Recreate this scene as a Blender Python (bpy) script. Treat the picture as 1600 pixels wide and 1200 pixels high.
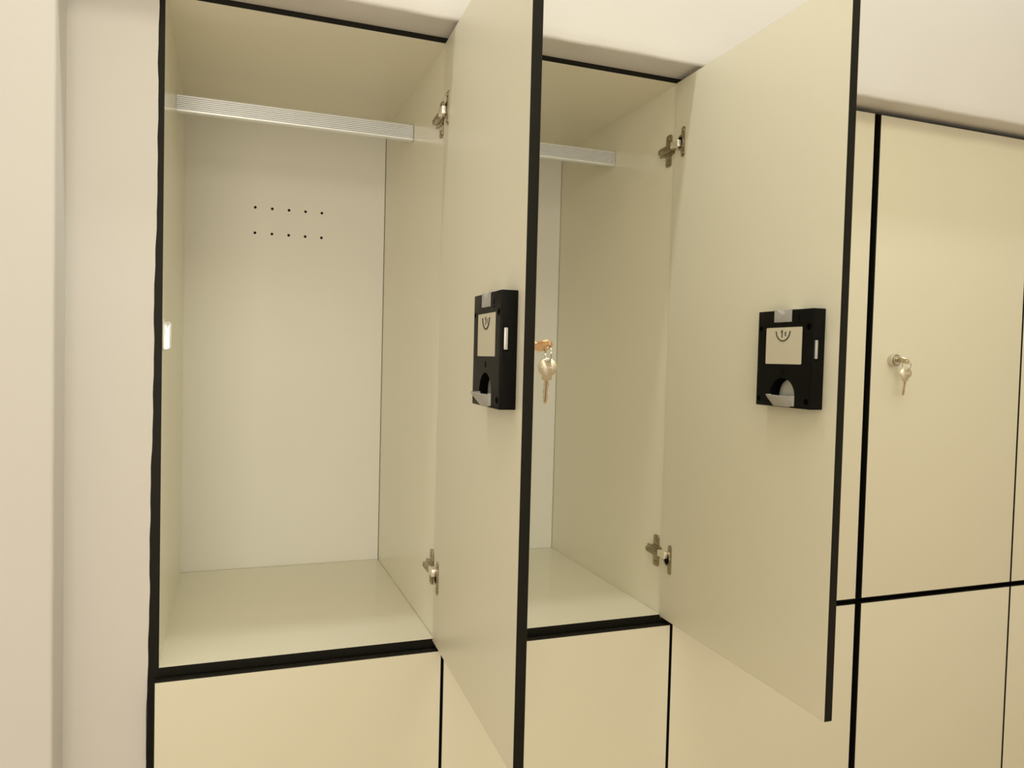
import bpy, bmesh, math, random
from mathutils import Matrix, Vector
random.seed(7)
for o in list(bpy.data.objects):
    bpy.data.objects.remove(o)
SC = bpy.context.scene
C = SC.collection
MM = .001
ZB = 1.04            # height of the upper lockers' floor above the room floor (m)
PI = math.pi

# ------------------------------------------------------------------ camera
def setup_camera():
    cam = bpy.data.cameras.new('camera'); o = bpy.data.objects.new('camera', cam); C.objects.link(o)
    yaw, pitch, roll = .354950, -.033547, .025547
    fw = Vector((math.sin(yaw)*math.cos(pitch), math.cos(yaw)*math.cos(pitch), math.sin(pitch)))
    r = Vector((math.cos(yaw), -math.sin(yaw), 0)); u = r.cross(fw)
    c, s = math.cos(roll), math.sin(roll)
    r2 = c*r+s*u; u2 = -s*r+c*u
    m = Matrix((r2, u2, -fw)).transposed().to_4x4()
    m.translation = Vector((.08662, -1.11819, .43226+ZB))
    o.matrix_world = m
    cam.sensor_fit = 'HORIZONTAL'; cam.sensor_width = 36; cam.lens = 1187.02*36/1600
    cam.clip_start = .02; cam.clip_end = 50
    SC.camera = o
setup_camera()

# ------------------------------------------------------------------ light and exposure
SC.view_settings.view_transform = 'Standard'; SC.view_settings.look = 'None'
SC.view_settings.gamma = 1; SC.view_settings.use_curve_mapping = False
SC.view_settings.exposure = 0.0
w = bpy.data.worlds.new('world'); SC.world = w; w.use_nodes = True
w.node_tree.nodes['Background'].inputs[0].default_value = (1, .93, .8, 1)
w.node_tree.nodes['Background'].inputs[1].default_value = .0
def area(name, loc, sx, sy, power, col, rot=(0, 0, 0)):
    l = bpy.data.lights.new(name, 'AREA'); l.shape = 'RECTANGLE'; l.size = sx; l.size_y = sy
    l.energy = power; l.color = col
    o = bpy.data.objects.new(name, l); C.objects.link(o); o.location = loc; o.rotation_euler = rot
    return o
CEIL = 2.75
area('ceiling_strip_light', (.62, -.21, CEIL-.02), 2.3, .05, 8.8, (.98, 1, .96))
area('added_ceiling_fill', (.6, -1.2, CEIL-.03), 1.2, .6, 8.8, (.97, 1, .74))  # added fill panel, placed and sized for ambient brightness
area('added_ceiling_fill', (1.8, -1.2, CEIL-.03), .6, .6, 2.4, (1, .82, .55))  # added to brighten the right half, no such lamp known
# daylight coming in through the window opposite the lockers
area('window_light', (-.18, -2.41, 1.62), 1.06, 1.46, 16.2, (1, .90, .74), (math.radians(90), 0, 0))

# ------------------------------------------------------------------ materials
def mat(name, col, rough=.5, metal=0, spec=.5, noise=None, bump=None, coat=0):
    m = bpy.data.materials.new(name); m.use_nodes = True
    nt = m.node_tree; b = nt.nodes['Principled BSDF']
    b.inputs['Base Color'].default_value = (*col, 1); b.inputs['Roughness'].default_value = rough
    b.inputs['Metallic'].default_value = metal; b.inputs['Specular IOR Level'].default_value = spec
    b.inputs['Coat Weight'].default_value = coat
    tc = nt.nodes.new('ShaderNodeTexCoord')
    if noise:
        sc, amt = noise
        n = nt.nodes.new('ShaderNodeTexNoise'); n.inputs['Scale'].default_value = sc; n.inputs['Detail'].default_value = 3
        mx = nt.nodes.new('ShaderNodeMix'); mx.data_type = 'RGBA'
        mx.inputs['A'].default_value = (*[c*(1-amt) for c in col], 1); mx.inputs['B'].default_value = (*[min(1, c*(1+amt)) for c in col], 1)
        nt.links.new(tc.outputs['Object'], n.inputs['Vector']); nt.links.new(n.outputs['Fac'], mx.inputs['Factor'])
        nt.links.new(mx.outputs['Result'], b.inputs['Base Color'])
    if bump:
        sc, st, dist = bump
        n = nt.nodes.new('ShaderNodeTexNoise'); n.inputs['Scale'].default_value = sc; n.inputs['Detail'].default_value = 2
        bp = nt.nodes.new('ShaderNodeBump'); bp.inputs['Strength'].default_value = st; bp.inputs['Distance'].default_value = dist
        nt.links.new(tc.outputs['Object'], n.inputs['Vector']); nt.links.new(n.outputs['Fac'], bp.inputs['Height'])
        nt.links.new(bp.outputs['Normal'], b.inputs['Normal'])
    return m
M_wall = mat('wall_paint', (.87, .85, .81), .85, noise=(3, .012), bump=(220, .15, .0006))
M_lam = mat('cream_laminate', (.83, .79, .65), .38, noise=(4, .008), bump=(900, .04, .0002))
M_inner = mat('carcass_laminate', (.94, .90, .755), .2, noise=(4, .008))
M_back = mat('back_panel_laminate', (.94, .93, .88), .40, noise=(4, .008))
M_edge = mat('black_edge_band', (.0085, .008, .0055), .5, spec=.2, noise=(30, .1))
M_dark = mat('vent_hole_shade', (.01, .01, .009), .8, noise=(30, .1))  # shade inside the vent holes, put into the colour
M_plast = mat('black_plastic', (.003, .003, .0028), .45, spec=.12, noise=(60, .1), bump=(1500, .08, .0002))
M_hole = mat('black_recess', (.002, .002, .002), .8, spec=.1, noise=(30, .1))
M_grey = mat('grey_plastic', (.42, .41, .40), .35, noise=(60, .04))
M_silver = mat('satin_silver', (.62, .62, .62), .32, .6, noise=(60, .04))
M_card = mat('card_paper', (.68, .63, .50), .6, noise=(80, .02))
M_ink = mat('black_ink', (.02, .018, .015), .6, noise=(80, .1))
M_alu = mat('anodised_aluminium', (.90, .93, .98), .30, .6, noise=(60, .03))
M_nickel = mat('shaded_nickel_steel', (.40, .345, .245), .26, 1, noise=(150, .08))  # hinge nickel darkened to carry reflections of the dim room
M_bright = mat('lit_nickel', (.97, .92, .82), .34, .8, noise=(150, .04))  # same nickel lightened to carry the link's bright reflection
M_key = mat('key_nickel_silver', (.76, .69, .55), .3, 1, noise=(200, .05))
M_ring = mat('ring_steel', (.6, .58, .53), .2, 1, noise=(200, .05))
M_groove = mat('shaded_groove_aluminium', (.42, .43, .46), .45, .5, noise=(60, .03))  # shade of the rail grooves, put into a darker aluminium
M_cyl = mat('satin_lock_metal', (.66, .61, .52), .36, .85, noise=(120, .04))
M_white = mat('white_coated_metal', (.93, .93, .91), .3, noise=(60, .01))
M_chrome = mat('polished_chrome', (.95, .96, .97), .08, 1, noise=(60, .01))
M_key_warm = mat('key_warm_reflection', (.86, .60, .40), .24, 1, noise=(200, .05))  # warm floor reflection put into the key's colour
M_floor = mat('floor_wood', (.50, .33, .17), .5)
M_plaster = mat('plaster_paint', (.75, .725, .715), .85, noise=(3, .012), bump=(220, .15, .0006))
M_ceil = mat('ceiling_paint', (.86, .85, .82), .9, noise=(3, .01))
def floor_nodes():
    nt = M_floor.node_tree; b = nt.nodes['Principled BSDF']
    tc = nt.nodes.new('ShaderNodeTexCoord'); br = nt.nodes.new('ShaderNodeTexBrick')
    br.inputs['Scale'].default_value = 1; br.inputs['Brick Width'].default_value = 1.2; br.inputs['Row Height'].default_value = .15
    br.inputs['Mortar Size'].default_value = .002
    br.inputs['Color1'].default_value = (.62, .45, .26, 1); br.inputs['Color2'].default_value = (.57, .41, .23, 1); br.inputs['Mortar'].default_value = (.2, .12, .06, 1)
    nt.links.new(tc.outputs['Object'], br.inputs['Vector']); nt.links.new(br.outputs['Color'], b.inputs['Base Color'])
floor_nodes()

# ------------------------------------------------------------------ mesh helpers (all in millimetres, z from the upper lockers' floor)
def tag(o, label=None, cat=None, group=None, kind=None):
    if label: o['label'] = label
    if cat: o['category'] = cat
    if group: o['group'] = group
    if kind: o['kind'] = kind
    return o
def root(name, loc, label, cat, group=None):
    o = bpy.data.objects.new(name, None); C.objects.link(o); o.empty_display_size = .02
    o.location = (loc[0]*MM, loc[1]*MM, loc[2]*MM+ZB)
    o['rootloc'] = [loc[0], loc[1], loc[2]]
    return tag(o, label, cat, group)
def rootloc(p):
    while p is not None:
        if 'rootloc' in p.keys(): return Vector(p['rootloc'])
        p = p.parent
    return Vector((0, 0, 0))
class MB:
    def __init__(s): s.bm = bmesh.new()
    def face(s, pts, mi=0):
        f = s.bm.faces.new([s.bm.verts.new(p) for p in pts]); f.material_index = mi; return f
    def box(s, a, b, mi=0, front=None, bev=0, seg=2):
        """axis box; front = material index of the -y face"""
        t = bmesh.new(); bmesh.ops.create_cube(t, size=1)
        for v in t.verts:
            v.co = Vector([(a[i]+b[i])/2 + v.co[i]*(b[i]-a[i]) for i in range(3)])
        if bev: bmesh.ops.bevel(t, geom=t.edges[:], offset=bev, segments=seg, profile=.5, affect='EDGES')
        t.normal_update()
        for f in t.faces:
            f.material_index = front if (front is not None and f.normal.y < -.5) else mi
        s.add(t)
    def add(s, t, M=None):
        if M is not None: t.transform(M)
        me = bpy.data.meshes.new('tmp'); t.to_mesh(me); t.free()
        s.bm.from_mesh(me); bpy.data.meshes.remove(me)
    def prism(s, poly, M, h, mi=0, bev=0):
        """extrude 2D polygon (x, z) from y=0 to y=-h, then place by M"""
        t = bmesh.new()
        v0 = [t.verts.new((x, 0, z)) for x, z in poly]; v1 = [t.verts.new((x, -h, z)) for x, z in poly]
        n = len(poly)
        t.faces.new(v0); t.faces.new(v1[::-1])
        for i in range(n): t.faces.new((v0[i], v1[i], v1[(i+1) % n], v0[(i+1) % n]))
        bmesh.ops.recalc_face_normals(t, faces=t.faces[:])
        if bev:
            es = [e for e in t.edges if abs(e.verts[0].co.y+h) < 1e-6 and abs(e.verts[1].co.y+h) < 1e-6]
            bmesh.ops.bevel(t, geom=es, offset=bev, segments=2, profile=.5, affect='EDGES')
        for f in t.faces: f.material_index = mi
        s.add(t, M)
    def cyl(s, p, q, r, r2=None, n=32, mi=0, bev=0):
        p, q = Vector(p), Vector(q); d = q-p
        t = bmesh.new(); bmesh.ops.create_cone(t, cap_ends=True, segments=n, radius1=r, radius2=r if r2 is None else r2, depth=d.length)
        if bev:
            es = [e for e in t.edges if len(e.link_faces) == 2 and any(len(f.verts) > 4 for f in e.link_faces)]
            bmesh.ops.bevel(t, geom=es, offset=bev, segments=3, profile=.5, affect='EDGES')
        for f in t.faces: f.material_index = mi
        s.add(t, Matrix.Translation((p+q)/2) @ d.to_track_quat('Z', 'Y').to_matrix().to_4x4())
    def tube(s, pts, r, n=10, closed=False, mi=0):
        pts = [Vector(p) for p in pts]; N = len(pts); rings = []
        up = Vector((.13, .21, .97)).normalized()
        for i, p in enumerate(pts):
            a = pts[(i-1) % N] if closed or i > 0 else p; b = pts[(i+1) % N] if closed or i < N-1 else p
            d = (b-a).normalized(); x = d.cross(up)
            if x.length < .05: x = d.cross(Vector((1, 0, 0)))
            x.normalize(); y = d.cross(x)
            rings.append([s.bm.verts.new(p + r*(math.cos(2*PI*k/n)*x + math.sin(2*PI*k/n)*y)) for k in range(n)])
        for i in range(N if closed else N-1):
            A, B = rings[i], rings[(i+1) % N]
            for k in range(n):
                f = s.bm.faces.new((A[k], A[(k+1) % n], B[(k+1) % n], B[k])); f.material_index = mi
        if not closed:
            s.bm.faces.new(rings[0][::-1]).material_index = mi; s.bm.faces.new(rings[-1]).material_index = mi
    def build(s, name, mats, parent=None, M=None, smooth=35, cut=None):
        bm = s.bm
        if M is not None and cut is None: bm.transform(M)
        off = rootloc(parent) if parent else Vector((0, 0, 0))
        bmesh.ops.recalc_face_normals(bm, faces=bm.faces[:])
        if cut is not None:
            me = bpy.data.meshes.new('a'); bm.to_mesh(me); oa = bpy.data.objects.new('a', me); C.objects.link(oa)
            bmesh.ops.recalc_face_normals(cut.bm, faces=cut.bm.faces[:])
            mc = bpy.data.meshes.new('c'); cut.bm.to_mesh(mc); oc = bpy.data.objects.new('c', mc); C.objects.link(oc)
            for m in mats: me.materials.append(m); mc.materials.append(m)
            md = oa.modifiers.new('b', 'BOOLEAN'); md.operation = 'DIFFERENCE'; md.solver = 'EXACT'; md.object = oc
            bpy.context.view_layer.update()
            ev = oa.evaluated_get(bpy.context.evaluated_depsgraph_get())
            nm = bpy.data.meshes.new_from_object(ev)
            bm.free(); bm = bmesh.new(); bm.from_mesh(nm)
            if M is not None: bm.transform(M)
            bpy.data.objects.remove(oa); bpy.data.objects.remove(oc)
        for v in bm.verts: v.co -= off
        bmesh.ops.scale(bm, vec=(MM, MM, MM), verts=bm.verts[:])
        if parent is None:
            for v in bm.verts: v.co.z += ZB
        me = bpy.data.meshes.new(name); bm.to_mesh(me); bm.free()
        for m in mats: me.materials.append(m)
        if smooth:
            for p in me.polygons: p.use_smooth = True
            me.set_sharp_from_angle(angle=math.radians(smooth))
        o = bpy.data.objects.new(name, me); C.objects.link(o)
        if parent is not None: o.parent = parent
        return o
def arc(cx, cz, r, a0, a1, n=12, rz=None):
    rz = r if rz is None else rz
    return [(cx+r*math.cos(math.radians(a0+(a1-a0)*i/n)), cz+rz*math.sin(math.radians(a0+(a1-a0)*i/n))) for i in range(n+1)]
def rrect(x0, z0, x1, z1, r, n=5):
    return arc(x1-r, z1-r, r, 0, 90, n)+arc(x0+r, z1-r, r, 90, 180, n)+arc(x0+r, z0+r, r, 180, 270, n)+arc(x1-r, z0+r, r, 270, 360, n)
I = Matrix.Identity(4)
def T(x, y, z): return Matrix.Translation((x, y, z))

# ------------------------------------------------------------------ the room
def box_room():
    zf, zc = -ZB*1000, (CEIL-ZB)*1000
    X0, X1, Y0, Y1 = -850, 2600, -2450, 560
    def slab(name, a, b, m):
        s = MB(); s.box(a, b); o = s.build(name, [m], smooth=0); tag(o, kind='structure'); return o
    slab('floor', (X0-80, Y0-80, zf-60), (X1+80, Y1+80, zf), M_floor)
    slab('ceiling', (X0-80, Y0-80, zc), (X1+80, Y1+80, zc+60), M_ceil)
    slab('wall_left', (X0-80, Y0-80, zf), (X0, Y1+80, zc), M_wall)
    slab('wall_right', (X1, Y0-80, zf), (X1+80, Y1+80, zc), M_wall)
    slab('wall_front', (X0, Y0-80, zf), (X1, Y0, zc), M_wall)
    # the wall the lockers are let into: plaster with softly rounded, slightly wavy corners
    s = MB(); bm = s.bm
    XL, XR = -114.0, 2016.0; YF = -63.2; ZS = 907.9
    def wob(t, a=.55): return a*(math.sin(t*.031)+.6*math.sin(t*.083+1.3)+.35*math.sin(t*.19+.4))
    def strip(rows):
        vs = [[bm.verts.new(p) for p in r] for r in rows]
        for A, B in zip(vs[:-1], vs[1:]):
            for k in range(len(A)-1): bm.faces.new((A[k], A[k+1], B[k+1], B[k]))
    r = 4.5
    # soffit and the face above it
    rows = []
    n = 240
    for i in range(n+1):
        x = XL-r+(XR-XL+2*r)*i/n; d = wob(x)
        pr = [(560, ZS), (0, ZS), (-20, ZS+.2)]
        pr += [(YF+r*(1-math.sin(a)) + d*.4*math.sin(a), ZS+.2+r*(1-math.cos(a)) + d*(1 if a > .2 else .6)) for a in [0, .3, .6, .9, 1.2, PI/2]]
        pr += [(YF, ZS+20), (YF, ZS+120), (YF, zc)]
        rows.append([(x, y, z) for y, z in pr])
    strip(rows)
    o = s.build('wall_back', [M_plaster], smooth=50); tag(o, kind='structure')
    s = MB(); bm = s.bm
    # left reveal and the face left of it
    rows = []
    for i in range(201):
        z = zf+(zc-zf)*i/200; d = wob(z+300, .4)
        pr = [(XL, 560), (XL, 0), (XL, -30)]
        pr += [(XL-r*(1-math.cos(a))+d*.3, YF+r*(1-math.sin(a))) for a in [0, .3, .6, .9, 1.2, PI/2]]
        pr += [(XL-60, YF), (X0-10, YF)]
        rows.append([(x, y, z) for x, y in pr])
    strip(rows)
    o = s.build('wall_back_left', [M_plaster], smooth=50); tag(o, kind='structure')
    s = MB(); bm = s.bm
    # right end of the niche
    rows = [[(XR, 560, z), (XR, YF+3, z), (XR+3, YF, z), (X1+10, YF, z)] for z in (zf, zc)]
    strip(rows)
    o = s.build('wall_back_right', [M_plaster], smooth=50); tag(o, kind='structure')
    s = MB(); bm = s.bm
    # back of the niche
    strip([[(XL, 540, zf), (XR, 540, zf)], [(XL, 540, zc), (XR, 540, zc)]])
    o = s.build('wall_niche', [M_plaster], smooth=50); tag(o, kind='structure')
    s = MB(); bm = s.bm
    # plastered strip between the reveal and the first locker, its edge a little uneven against the black board
    NZ = 160
    fr, bk = [], []
    for i in range(NZ+1):
        z = zf+(ZS-zf)*i/NZ
        ex = -7.6 - 7.4*min(1, max(0, (760-z)/900)) + .55*math.sin(z*.021)+.35*math.sin(z*.057+2)+.3*math.sin(z*.13)
        if 560 < z < 640: ex -= -1.1*math.sin((z-560)/80*PI)
        fr.append(((XL, -1.2, z), (ex, -1.2, z))); bk.append((ex+.2, 0.0, z))
    rows = [[a, (a[0]+60, a[1], a[2]), b, c] for (a, b), c in zip(fr, bk)]
    strip(rows)
    s.face([(XL, 2, ZS), (-14.6, 2, ZS), (-14.6, 2, zf), (XL, 2, zf)])
    o = s.build('trim_1', [M_plaster], smooth=50); tag(o, kind='structure')
    # window in the wall opposite, behind the camera
    s = MB(); zw = (1.62-ZB)*1000; xw = -180
    for p, q in (((xw-600, Y0, zw-800), (xw-540, Y0+30, zw+800)), ((xw+540, Y0, zw-800), (xw+600, Y0+30, zw+800)), ((xw-540, Y0, zw-800), (xw+540, Y0+30, zw-740)), ((xw-540, Y0, zw+740), (xw+540, Y0+30, zw+800))): s.box(p, q, bev=3)
    o = tag(s.build('window_1', [M_white]), kind='structure')
    s = MB(); s.box((xw-540, Y0, zw-740), (xw+540, Y0+12, zw+740)); s.build('pane', [M_grey], o, smooth=0)
box_room()

# ------------------------------------------------------------------ lockers
W, H, D = 384.3, 899.8, 474.1
BT = 7.85
YIN = 9.0; TH = 12.0      # closed door: gap to the carcass, door thickness
LOCK_V, LOCK_Z = 344.5, 447.3

def door_matrix(hx, hy, z, a):
    return Matrix.Translation((hx, hy, z)) @ Matrix.Rotation(PI+a, 4, 'Z')

def slab_door(L, z0, z1):
    s = MB(); bm = s.bm; th = TH
    prof = [(.3, 0), (0, .3), (0, th-1.5)] + [(1.5*(1-math.cos(t)), th-1.5+1.5*math.sin(t)) for t in (.4, .8, 1.2)] + [(1.5, th)]
    loops = []
    for ins, y in prof:
        loops.append([bm.verts.new(p) for p in ((ins, y, z0+ins), (L-ins, y, z0+ins), (L-ins, y, z1-ins), (ins, y, z1-ins))])
    for A, B in zip(loops[:-1], loops[1:]):
        for k in range(4):
            bm.faces.new((A[k], A[(k+1) % 4], B[(k+1) % 4], B[k])).material_index = 1
    bm.faces.new(loops[0][::-1]).material_index = 0
    bm.faces.new(loops[-1]).material_index = 0
    return s

def lock_cylinder(parent, DM):
    s = MB(); c = (LOCK_V, TH-.5, LOCK_Z)
    s.cyl(c, (LOCK_V, TH+11.5, LOCK_Z), 11.8, n=48, bev=.7)
    o = s.build('lock_cylinder', [M_cyl], parent, DM)
    k = MB(); k.cyl((LOCK_V, TH+11.3, LOCK_Z), (LOCK_V, TH+11.7, LOCK_Z), 9.9, n=48, mi=0); k.cyl((LOCK_V, TH+11.3, LOCK_Z), (LOCK_V, TH+12.4, LOCK_Z), 9.1, n=48, mi=1, bev=.3)
    k.box((-3.6, TH+12.3, -1.0), (3.6, TH+12.6, 1.0), mi=0)
    for v in k.bm.verts:
        if v.co.z < 100 and abs(v.co.x) < 10:
            x, z = v.co.x, v.co.z; a = math.radians(30)
            v.co.x = LOCK_V+x*math.cos(a)-z*math.sin(a); v.co.z = LOCK_Z+x*math.sin(a)+z*math.cos(a)
    k.build('keyway', [M_hole, M_cyl], o, DM)
    return o

def text_mesh(body, size, M, depth=.12, off=.3):
    cu = bpy.data.curves.new('t', 'FONT'); cu.body = body; cu.size = size; cu.extrude = depth; cu.offset = off
    ob = bpy.data.objects.new('t', cu); C.objects.link(ob); bpy.context.view_layer.update()
    me = bpy.data.meshes.new_from_object(ob.evaluated_get(bpy.context.evaluated_depsgraph_get()))
    bm = bmesh.new(); bm.from_mesh(me); bpy.data.objects.remove(ob)
    bm.transform(M @ Matrix.Rotation(PI/2, 4, 'X'))
    return bm

def coin_lock(parent, DM, dv=0):
    """black coin deposit lock on the inside of a door, in the door's own frame (inside is -y)"""
    DM = DM @ T(dv, 0, 0)
    N = 18.6
    s = MB(); s.box((264.6, -N, 378.4), (370.6, 0, 503.6), bev=.9, seg=2)
    cut = MB()
    def cp(poly, y0, h, mi=0): cut.prism(poly, T(0, y0, 0), h, mi)
    arch = [(341, 386), (341, 393)]+arc(317, 393, 24, 0, 180, 20, 23)+[(293, 386)]
    cp(arch[::-1], -4.0, 20, 1)
    cp([(296.5, 487.6), (331.5, 487.6), (331.5, 510), (296.5, 510)], -9, 20, 1)      # seat of the grey tab
    for v, z in ((270.6, 480.6), (362.6, 480.8), (362.4, 387.6), (270.4, 387.4)):
        cut.cyl((v, -11, z), (v, -25, z), 4.1 if v > 300 else 3.4, n=24, mi=1)
    cut.box((369.6, -15.6, 439.6), (380, -9.4, 465.6), mi=1)                            # slot of the bolt
    cp([(281, 433.2), (351.8, 433.2), (351.8, 482), (281, 482)], -N+.5, 5, 0)
    body = s.build('coin_lock', [M_plast, M_hole], parent, DM, cut=cut)
    # screw heads
    for v, z in ((270.6, 480.6), (362.6, 480.8), (362.4, 387.6), (270.4, 387.4)):
        k = MB(); k.cyl((v, -10.8, z), (v, -12.6, z), 2.6, n=20, bev=.4); k.build('screw', [M_plast], body, DM)
    # grey notched tab
    poly = [(297, 488.2), (331, 488.2), (331, 504.6), (325.5, 504.6), (315.5, 498.6), (312.5, 498.6), (302, 504.6), (297, 504.6)]
    k = MB(); k.prism(poly, T(0, -8.6, 0), N+.4-8.6, bev=.5); k.build('release_tab', [M_grey], body, DM)
    k = MB(); k.prism([(303, 499.5), (327, 499.5), (327, 504.2), (303, 504.2)], T(0, -1, 0), 8.4); k.build('tab_inner', [M_silver], body, DM)
    # card
    k = MB(); k.prism(rrect(281.6, 434, 351.2, 481.4, 1.6), T(0, -N+1.2, 0), .9); card = k.build('instruction_card', [M_card], body, DM)
    # the 1 euro mark inside a coin arc
    k = MB(); yk = -N+.15
    pts = [(315.2+13.6*math.cos(t), yk, 477.6+13.6*math.sin(t)) for t in [math.radians(184+172*i/28) for i in range(29)]]
    k.tube(pts, .8, 8)
    k.build('coin_arc', [M_ink], card, DM)
    k = MB(); k.prism([(312.3, 468.2), (313.9, 468.2), (314.3, 478.2), (312.9, 478.2), (310.6, 475.4), (311.2, 474.4), (312.6, 475.6)], T(0, yk+.2, 0), .35); k.add(text_mesh('\u20ac', 7.0, T(317.4, yk+.15, 470.4), off=.25))
    k.build('coin_value', [M_ink], card, DM, smooth=0)
    # raised arrow and star moulded in the plastic
    k = MB(); k.prism([(343, 490), (346.4, 490), (344.7, 497)], T(0, -N+.1, 0), .5); k.prism([(341, 486.6), (348.4, 486.6), (348.4, 488), (341, 488)], T(0, -N+.1, 0), .5)
    k.build('moulded_arrow', [M_hole], body, DM)
    k = MB()
    for i in range(3):
        a = i*PI/3; dx, dz = 3.4*math.cos(a), 3.4*math.sin(a)
        k.tube([(317-dx, -N, 425-dz), (317+dx, -N, 425+dz)], .45, 6)
    k.build('moulded_star', [M_hole], body, DM)
    # silver locking bolt in the slot
    k = MB(); k.box((368, -14.7, 441.2), (371.2, -10.5, 464.4), bev=.6); k.build('locking_bolt', [M_silver], body, DM)
    # small return flap inside the arch and the spoon shaped coin tray
    k = MB(); inner = [(340.6, 388)]+arc(321.5, 393, 19.1, 0, 180, 18, 21.5)+[(302.4, 388)]
    k.prism(inner[::-1], T(0, -4.2, 0), 7.0, bev=1.0); k.build('coin_slide', [M_silver], body, DM)
    k = MB(); bm = k.bm; rings = []; nu, nv = 28, 8
    for j in range(nv+1):
        t = j/nv; ring = []
        hw = 24.0-7.5*t**1.3; pr = 14.5-11.0*t**1.1; zz = 394.0-14.6*t
        for i in range(nu+1):
            a = PI-PI*i/nu
            skew = 3.2*(1-t)*math.cos(a)*-1
            ring.append(bm.verts.new((317.2+hw*math.cos(a), -N+1-(pr+skew)*math.sin(a)**.75, zz-(1.5*(1-t)*(i/nu)))))
        rings.append(ring)
    for A, B in zip(rings[:-1], rings[1:]):
        for i in range(nu): bm.faces.new((A[i], A[i+1], B[i+1], B[i]))
    bm.faces.new(rings[-1])
    bmesh.ops.recalc_face_normals(bm, faces=bm.faces[:])
    bmesh.ops.solidify(bm, geom=bm.faces[:], thickness=1.3)
    k.box((334.5, -N-2.2, 380.5), (341.2, -N+2, 394), bev=.6)
    k.build('coin_tray', [M_grey], body, DM)
    return body

def hinge(parent, x0, zc, DM, cupz, flip=1):
    """concealed hinge: cross shaped mounting plate on the side board at x0, arm, cup plate on the door"""
    s = MB()
    # rounded wing plate on the board (thin in x), y = depth
    def px(poly, xa, xb, mi=0, bev=.5):   # polygon in (y, z) extruded along x from xa (board) to xb
        M = Matrix(((0, 1, 0, xa), (1, 0, 0, 0), (0, 0, 1, 0), (0, 0, 0, 1)))
        s.prism(poly, M, xa-xb, mi, bev)
    wing = rrect(11, zc-27, 28, zc+27, 5)
    px(wing, x0, x0-2.4)
    # raised saddle with flared flanks
    sad = [(3, zc-7), (10, zc-9.5), (28, zc-9.5), (40, zc-5.5), (45, zc-6.5), (45, zc+6.5), (40, zc+5.5), (28, zc+9.5), (10, zc+9.5), (3, zc+7)]
    px(sad, x0, x0-4.5, bev=.8)
    s.cyl((x0-2, 19, zc+20), (x0-3.4, 19, zc+20), 3.2, n=20, bev=.4); s.cyl((x0-2, 19, zc-20), (x0-3.4, 19, zc-20), 3.2, n=20, bev=.4)
    o = s.build('hinge', [M_nickel], parent)
    a = MB()
    # channel shaped arm
    M = Matrix(((0, 1, 0, x0-4.5), (1, 0, 0, 0), (0, 0, 1, 0), (0, 0, 0, 1)))
    a.prism([(-6, zc-5.6), (33, zc-5.6), (41, zc-3.5), (41, zc+3.5), (33, zc+5.6), (-6, zc+6.6)], M, 6.0, 0, 1.0)
    a.cyl((x0-10.3, 36, zc), (x0-11.4, 36, zc), 3.0, n=20, bev=.5)
    a.cyl((x0-10.3, 25, zc), (x0-11.3, 25, zc), 2.6, n=20, bev=.4)
    a.build('hinge_arm', [M_nickel], o)
    l = MB(); c0 = DM @ Vector((21, -2, cupz))
    xa, xb = x0-11.6, x0-4.8
    l.box((xa-.8, c0.y-2.5, zc-3.4), (x0-3.4, -2, zc+7.6), bev=.9)
    l.build('hinge_link', [M_bright], o)
    c = MB()
    R_ = 16.5
    poly = [(30.2, cupz-24.6), (32.8, cupz-22), (32.8, cupz+22), (30.2, cupz+24.6), (25, cupz+24.6), (22.6, cupz+22), (22.2, cupz+13)]
    poly += arc(20.5, cupz, 11.5, 80, 280, 16, 13)
    poly += [(22.2, cupz-13), (22.6, cupz-22), (25, cupz-24.6)]
    c.prism(poly, I, 1.6, bev=.5)
    for dz in (-18.5, 18.5): c.cyl((27.4, -1.2, cupz+dz), (27.4, -2.8, cupz+dz), 3.1, n=20, bev=.5)
    # raised rim of the cup
    c.tube([(20.3+8.6*math.cos(2*PI*i/28), -1.8, cupz+10*math.sin(2*PI*i/28)) for i in range(28)], .8, 8, closed=True)
    c.build('hinge_cup_plate', [M_nickel], o, DM)
    d = MB(); d.cyl((0, -1.5, 0), (0, -2.0, 0), 8.3, n=28)  # dark disc on the plate, its colour stands for the cup's shade
    for v in d.bm.verts: v.co.z = v.co.z*1.18+cupz; v.co.x += 20.3
    d.build('cup_shade_disc', [M_hole], o, DM)
    return o

def clothes_rail(parent, x0):
    s = MB(); hz, dy = 14.6, 7.4
    front = []
    prof = [(dy, hz-5), (dy-1.5, hz-1.6), (dy-5, hz), (-dy+4, hz), (-dy+1.6, hz-.9), (-dy+.5, hz-2.4)]
    n = 7; z = hz-3.0; step = (2*hz-7.4)/n
    for i in range(n):
        prof += [(-dy, z-.25), (-dy, z-step+1.1), (-dy+1.3, z-step+.95), (-dy+1.3, z-step+.1)]
        z -= step
    prof += [(-dy+.2, -hz+4.2), (-dy+.9, -hz+2.0), (-dy+2.4, -hz+.6), (-dy+5, -hz), (dy-5, -hz), (dy-1.5, -hz+1.6), (dy, -hz+5)]
    yc, zc = 223, 826
    A = [s.bm.verts.new((x0+.2, yc+y, zc+zz)) for y, zz in prof]; B = [s.bm.verts.new((x0+W-.9, yc+y, zc+zz)) for y, zz in prof]
    N = len(prof)
    for i in range(N):
        f = s.bm.faces.new((A[i], A[(i+1) % N], B[(i+1) % N], B[i]))
        if prof[i][0] > -dy+1.2 and prof[(i+1) % N][0] > -dy+1.2 and prof[i][0] < -dy+1.4 and prof[(i+1) % N][0] < -dy+1.4: f.material_index = 1
    s.bm.faces.new(A[::-1]); s.bm.faces.new(B)
    return s.build('clothes_rail', [M_alu, M_groove], parent, smooth=25)

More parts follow.
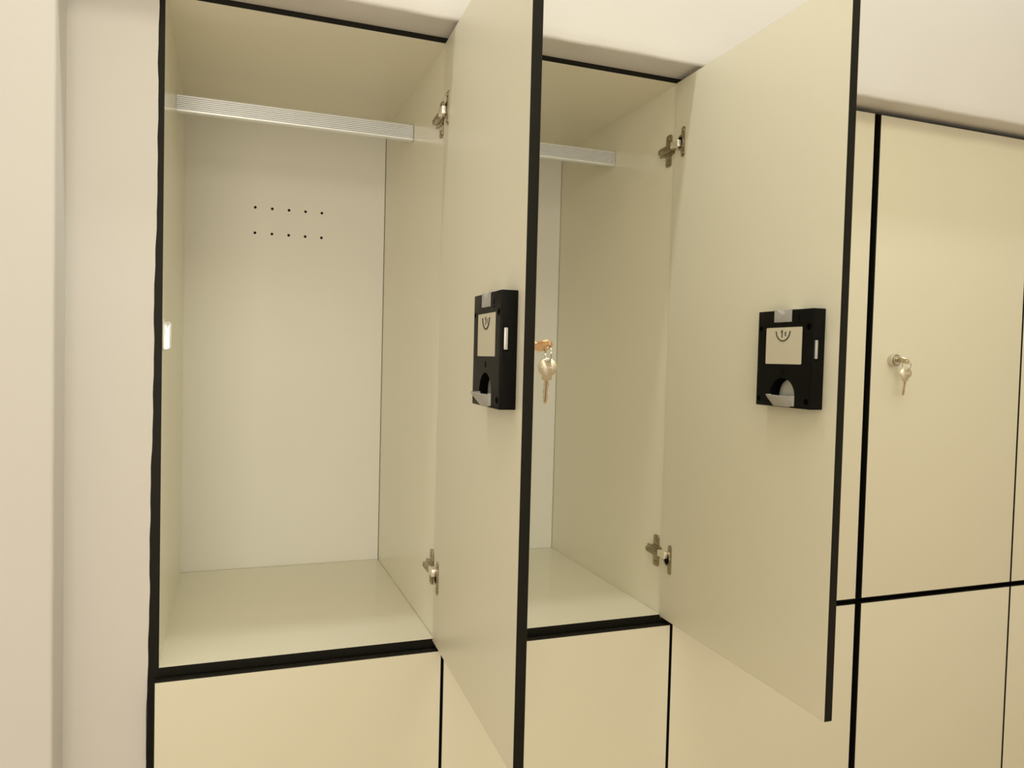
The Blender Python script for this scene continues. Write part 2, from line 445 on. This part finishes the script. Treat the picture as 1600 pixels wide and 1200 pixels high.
def locker(x0, zb, h, lw, rw, door, label, upper=True, group=None):
    """x0: inside left face; zb: inside floor; lw, rw: board thickness left and right"""
    R = root('locker', (x0, 0, zb-8), label, 'locker', group)
    s = MB(); DB = D+14
    s.box((x0-lw, 0, zb-8), (x0, DB, zb+h+8), front=1)
    s.box((x0+W, 0, zb-8), (x0+W+rw, DB, zb+h+8), front=1)
    s.box((x0, 0, zb+h), (x0+W, DB, zb+h+8), front=1)
    s.box((x0, 0, zb-8), (x0+W-(.55 if upper else 0), DB, zb), front=1)
    s.build('body', [M_inner, M_edge], R, smooth=0)
    p = MB(); p.box((x0, D, zb+.4), (x0+W-1.1, D+8, zb+h))
    if upper and door['a'] > .1:
        cut = MB()
        for i in range(5):
            for z in (717.0, 667.2): cut.cyl((x0+128+32*i, D-4, z), (x0+128+32*i, D+20, z), 2.7, n=20, mi=1)
        p.build('back_panel', [M_back, M_dark], R, smooth=0, cut=cut)
        e = MB(); e.box((x0+110, D+9, 640), (x0+280, D+11, 740)); e.build('vent_shade_sheet', [M_dark], R, smooth=0)  # dark sheet added behind the vent holes to give their shade
    else: p.build('back_panel', [M_back], R, smooth=0)
    a = door['a']
    DM = door_matrix(door['hx'], door['hy'], zb if not upper else 0, a)
    slab_door(door['L'], door['z0'], door['z1']).build('door', [M_lam, M_edge], R, DM)
    lock_cylinder(R, DM if upper else DM)
    if upper and a > .1:
        clothes_rail(R, x0)
        coin_lock(R, DM, door.get('dv', 0))
        hinge(R, x0+W, 792.5, DM, 796.3)
        hinge(R, x0+W, 106.0, DM, 101.3)
        # strike plate on the left board: plate and rounded lip
        m = MB(); m.box((x0, 6, 430), (x0+1.4, 34, 473), bev=.4)
        k = MB()
        poly = [(0, -18.5), (7.4, -18.5)]+arc(7.4, -14.7, 3.8, -90, 0, 5)+arc(7.4, 14.7, 3.8, 0, 90, 5)+[(0, 18.5)]
        m.prism(poly, T(x0+.1, 5.5, 451.4) @ Matrix.Rotation(math.radians(STRIKE_TILT), 4, 'X') @ Matrix.Rotation(math.radians(STRIKE_TURN), 4, 'Z'), 2.2, bev=.5)
        tag(m.build('strike_plate', [M_strike], R), 'polished metal strike plate')
    return DM
STRIKE_TILT, STRIKE_TURN = 0, 0
M_strike = M_chrome

def gapc(k, base): return base+W+BT+400*k
GP = 1.0
B1, B2 = 0.0, 1209.7
LOWZ = -16.0
info = {}
specs = [
    # column, bank base, index in bank, left board, right board
    (0, B1, 0, 14.5, BT), (1, B1, 1, BT, BT), (2, B1, 2, BT, 12.7), (3, B2, 0, 12.7, BT), (4, B2, 1, BT, BT)]
up_labels = [
    'open locker at the left end, its whole interior and two rows of vent holes visible',
    'second open locker, only the right part of its interior visible beside the first open door',
    'closed upper locker mostly hidden by the second open door, left of the wide black joint',
    'closed cream upper locker whose round lock holds a key with a dangling ring',
    'closed cream upper locker cut off by the right edge of the photo']
low_labels = [
    'closed cream lower locker at the left end, beside the plaster wall',
    'closed cream lower locker under the second open locker, partly behind the first open door',
    'closed cream lower locker below the second open door, left of the wide black joint',
    'closed cream lower locker under the upper locker with the hanging key',
    'closed cream lower locker in the bottom right corner, right of the last joint']
for ci, base, k, lw, rw in specs:
    x0 = base+400*k
    left = (x0-3.2-1.3) if k == 0 else gapc(k-1, base)+GP+(.6 if ci == 2 else 0)
    right = gapc(k, base)-GP
    if ci == 2: right = base+2*400+W+BT+.2+1.3-1.0
    L = right-left
    if ci in (0, 1):
        a = 1.5329 if ci == 0 else 1.5508
        d = dict(a=a, hx=x0+381.4, hy=-.6, L=395.2 if ci == 1 else 395.2, z0=-2.9, z1=900.1, dv=3.0 if ci == 0 else 0)
    else:
        d = dict(a=0, hx=right, hy=-YIN, L=L, z0=-2.9, z1=900.1)
    info[ci] = locker(x0, 0, H, lw, rw, d, up_labels[ci], True, 'upper lockers')
    d = dict(a=0, hx=right, hy=-YIN, L=L, z0=-896.3, z1=905.2-900.0)
    # lower tier: inside floor 900 below
    zb = LOWZ-900
    d['z0'] = 4; d['z1'] = -10.9-zb
    locker(x0, zb, 900, lw, rw, d, low_labels[ci], False, 'lower lockers')
s = MB(); s.box((-14.5, 20, -1040), (2002, 480, LOWZ-908)); tag(s.build('locker_plinth', [M_edge], smooth=0), 'black plinth along the floor under the lower lockers', 'plinth')

# ------------------------------------------------------------------ keys
def key_mesh(blade=42, seed=1):
    """bow centred on the origin in the xz plane, blade towards -z, 2 mm thick"""
    rnd = random.Random(seed)
    s = MB(); R_ = 10.6
    out = arc(0, 0, R_, -58, 238, 40)
    sh = [(-5.6, -9.4), (-5.6, -14.2), (-3.3, -14.2)]
    bl = []; br = []
    z = -14.6; i = 0
    ws = [3.3, 2.5, 3.1, 2.2, 2.9, 3.3, 2.3, 2.8, 2.0, 2.6]
    while z > -blade+2.5:
        bl.append((-ws[i % 10], z)); br.append((ws[(i+3) % 10], z)); z -= 2.8; i += 1
    poly = out+sh+bl+[(-1.8, -blade+1.0), (0, -blade), (1.8, -blade+1.0)]+br[::-1]+[(3.3, -14.2), (5.6, -14.2), (5.6, -9.4)]
    s.prism(poly[::-1], T(0, 1, 0), 2.0, bev=.25)
    cut = MB(); cut.cyl((0, -4, 6.4), (0, 4, 6.4), 2.9, n=24)
    return s, cut
def place_key(name, label, M, blade=42, bumps=True, mk=None):
    s, cut = key_mesh(blade)
    base = M.translation
    R = root(name, tuple(base), label, 'key', 'locker keys')
    b = s.build('key_body', [mk or M_key], R, M, cut=cut)
    if bumps:
        k = MB()
        for i in range(6): k.box((-7.2+i*2.5, -1.2, -1.0), (-5.8+i*2.5, -.9, .8))
        k.build('stamped_marks', [M_bright], R, M, smooth=0)
        k = MB(); k.box((-.5, -1.25, -blade+3), (.6, -.95, -15)) 
        k.build('blade_groove', [M_nickel], R, M, smooth=0)
    return R
def ring(name, label, c, nrm, r=9.6, wr=.62):
    s = MB(); nrm = Vector(nrm).normalized(); u = nrm.cross(Vector((0, 0, 1))).normalized(); v = u.cross(nrm)
    n = 48; pts = []
    for i in range(int(n*1.9)):
        t = 2*PI*i/n; off = (i/(n*1.9)-.5)*1.3
        pts.append(Vector(c)+r*(math.cos(t)*u+math.sin(t)*v)+off*nrm)
    s.tube(pts, wr, 8)
    return tag(s.build(name, [M_ring]), label, 'key ring')
def key_set(DM, theta, hang_rot, ring_rot, where, mk=None, lean=13):
    th = math.radians(theta); d = Vector((math.cos(th), 0, math.sin(th)))
    kz = Vector((0, 1, 0)); ky = kz.cross(d)
    yo = TH+12.5+15.2
    L = Matrix(((d.x, ky.x, kz.x, LOCK_V), (d.y, ky.y, kz.y, yo), (d.z, ky.z, kz.z, LOCK_Z), (0, 0, 0, 1)))
    place_key('key', where[0], DM @ L, blade=15.4, mk=mk)
    hole = DM @ Vector((LOCK_V, yo+6.4, LOCK_Z))
    rc = hole+Vector((0, 0, -8.6))
    ring('key_ring', where[1], rc, (math.cos(math.radians(ring_rot)), math.sin(math.radians(ring_rot)), 0))
    kc = rc+Vector((0, 1.4, -8.9-6.2))
    place_key('key', where[2], Matrix.Translation(kc) @ Matrix.Rotation(math.radians(hang_rot), 4, 'Z') @ Matrix.Rotation(math.radians(lean), 4, 'X') @ Matrix.Rotation(math.radians(2), 4, 'Y'))
key_set(info[0], 32, -20, -3, ('key tinted with a warm reflection, pushed into the lock of the first open door',
        'thin steel ring hanging at the free edge of the first open door',
        'pale brass key dangling beside the black edge of the first open door'), mk=M_key_warm)
key_set(info[3], 32, -28, 0, ('key pushed into the round lock of the closed locker at right',
        'thin steel ring on the lock of the closed locker at right',
        'small key dangling below the lock of the closed locker at right'), lean=9)
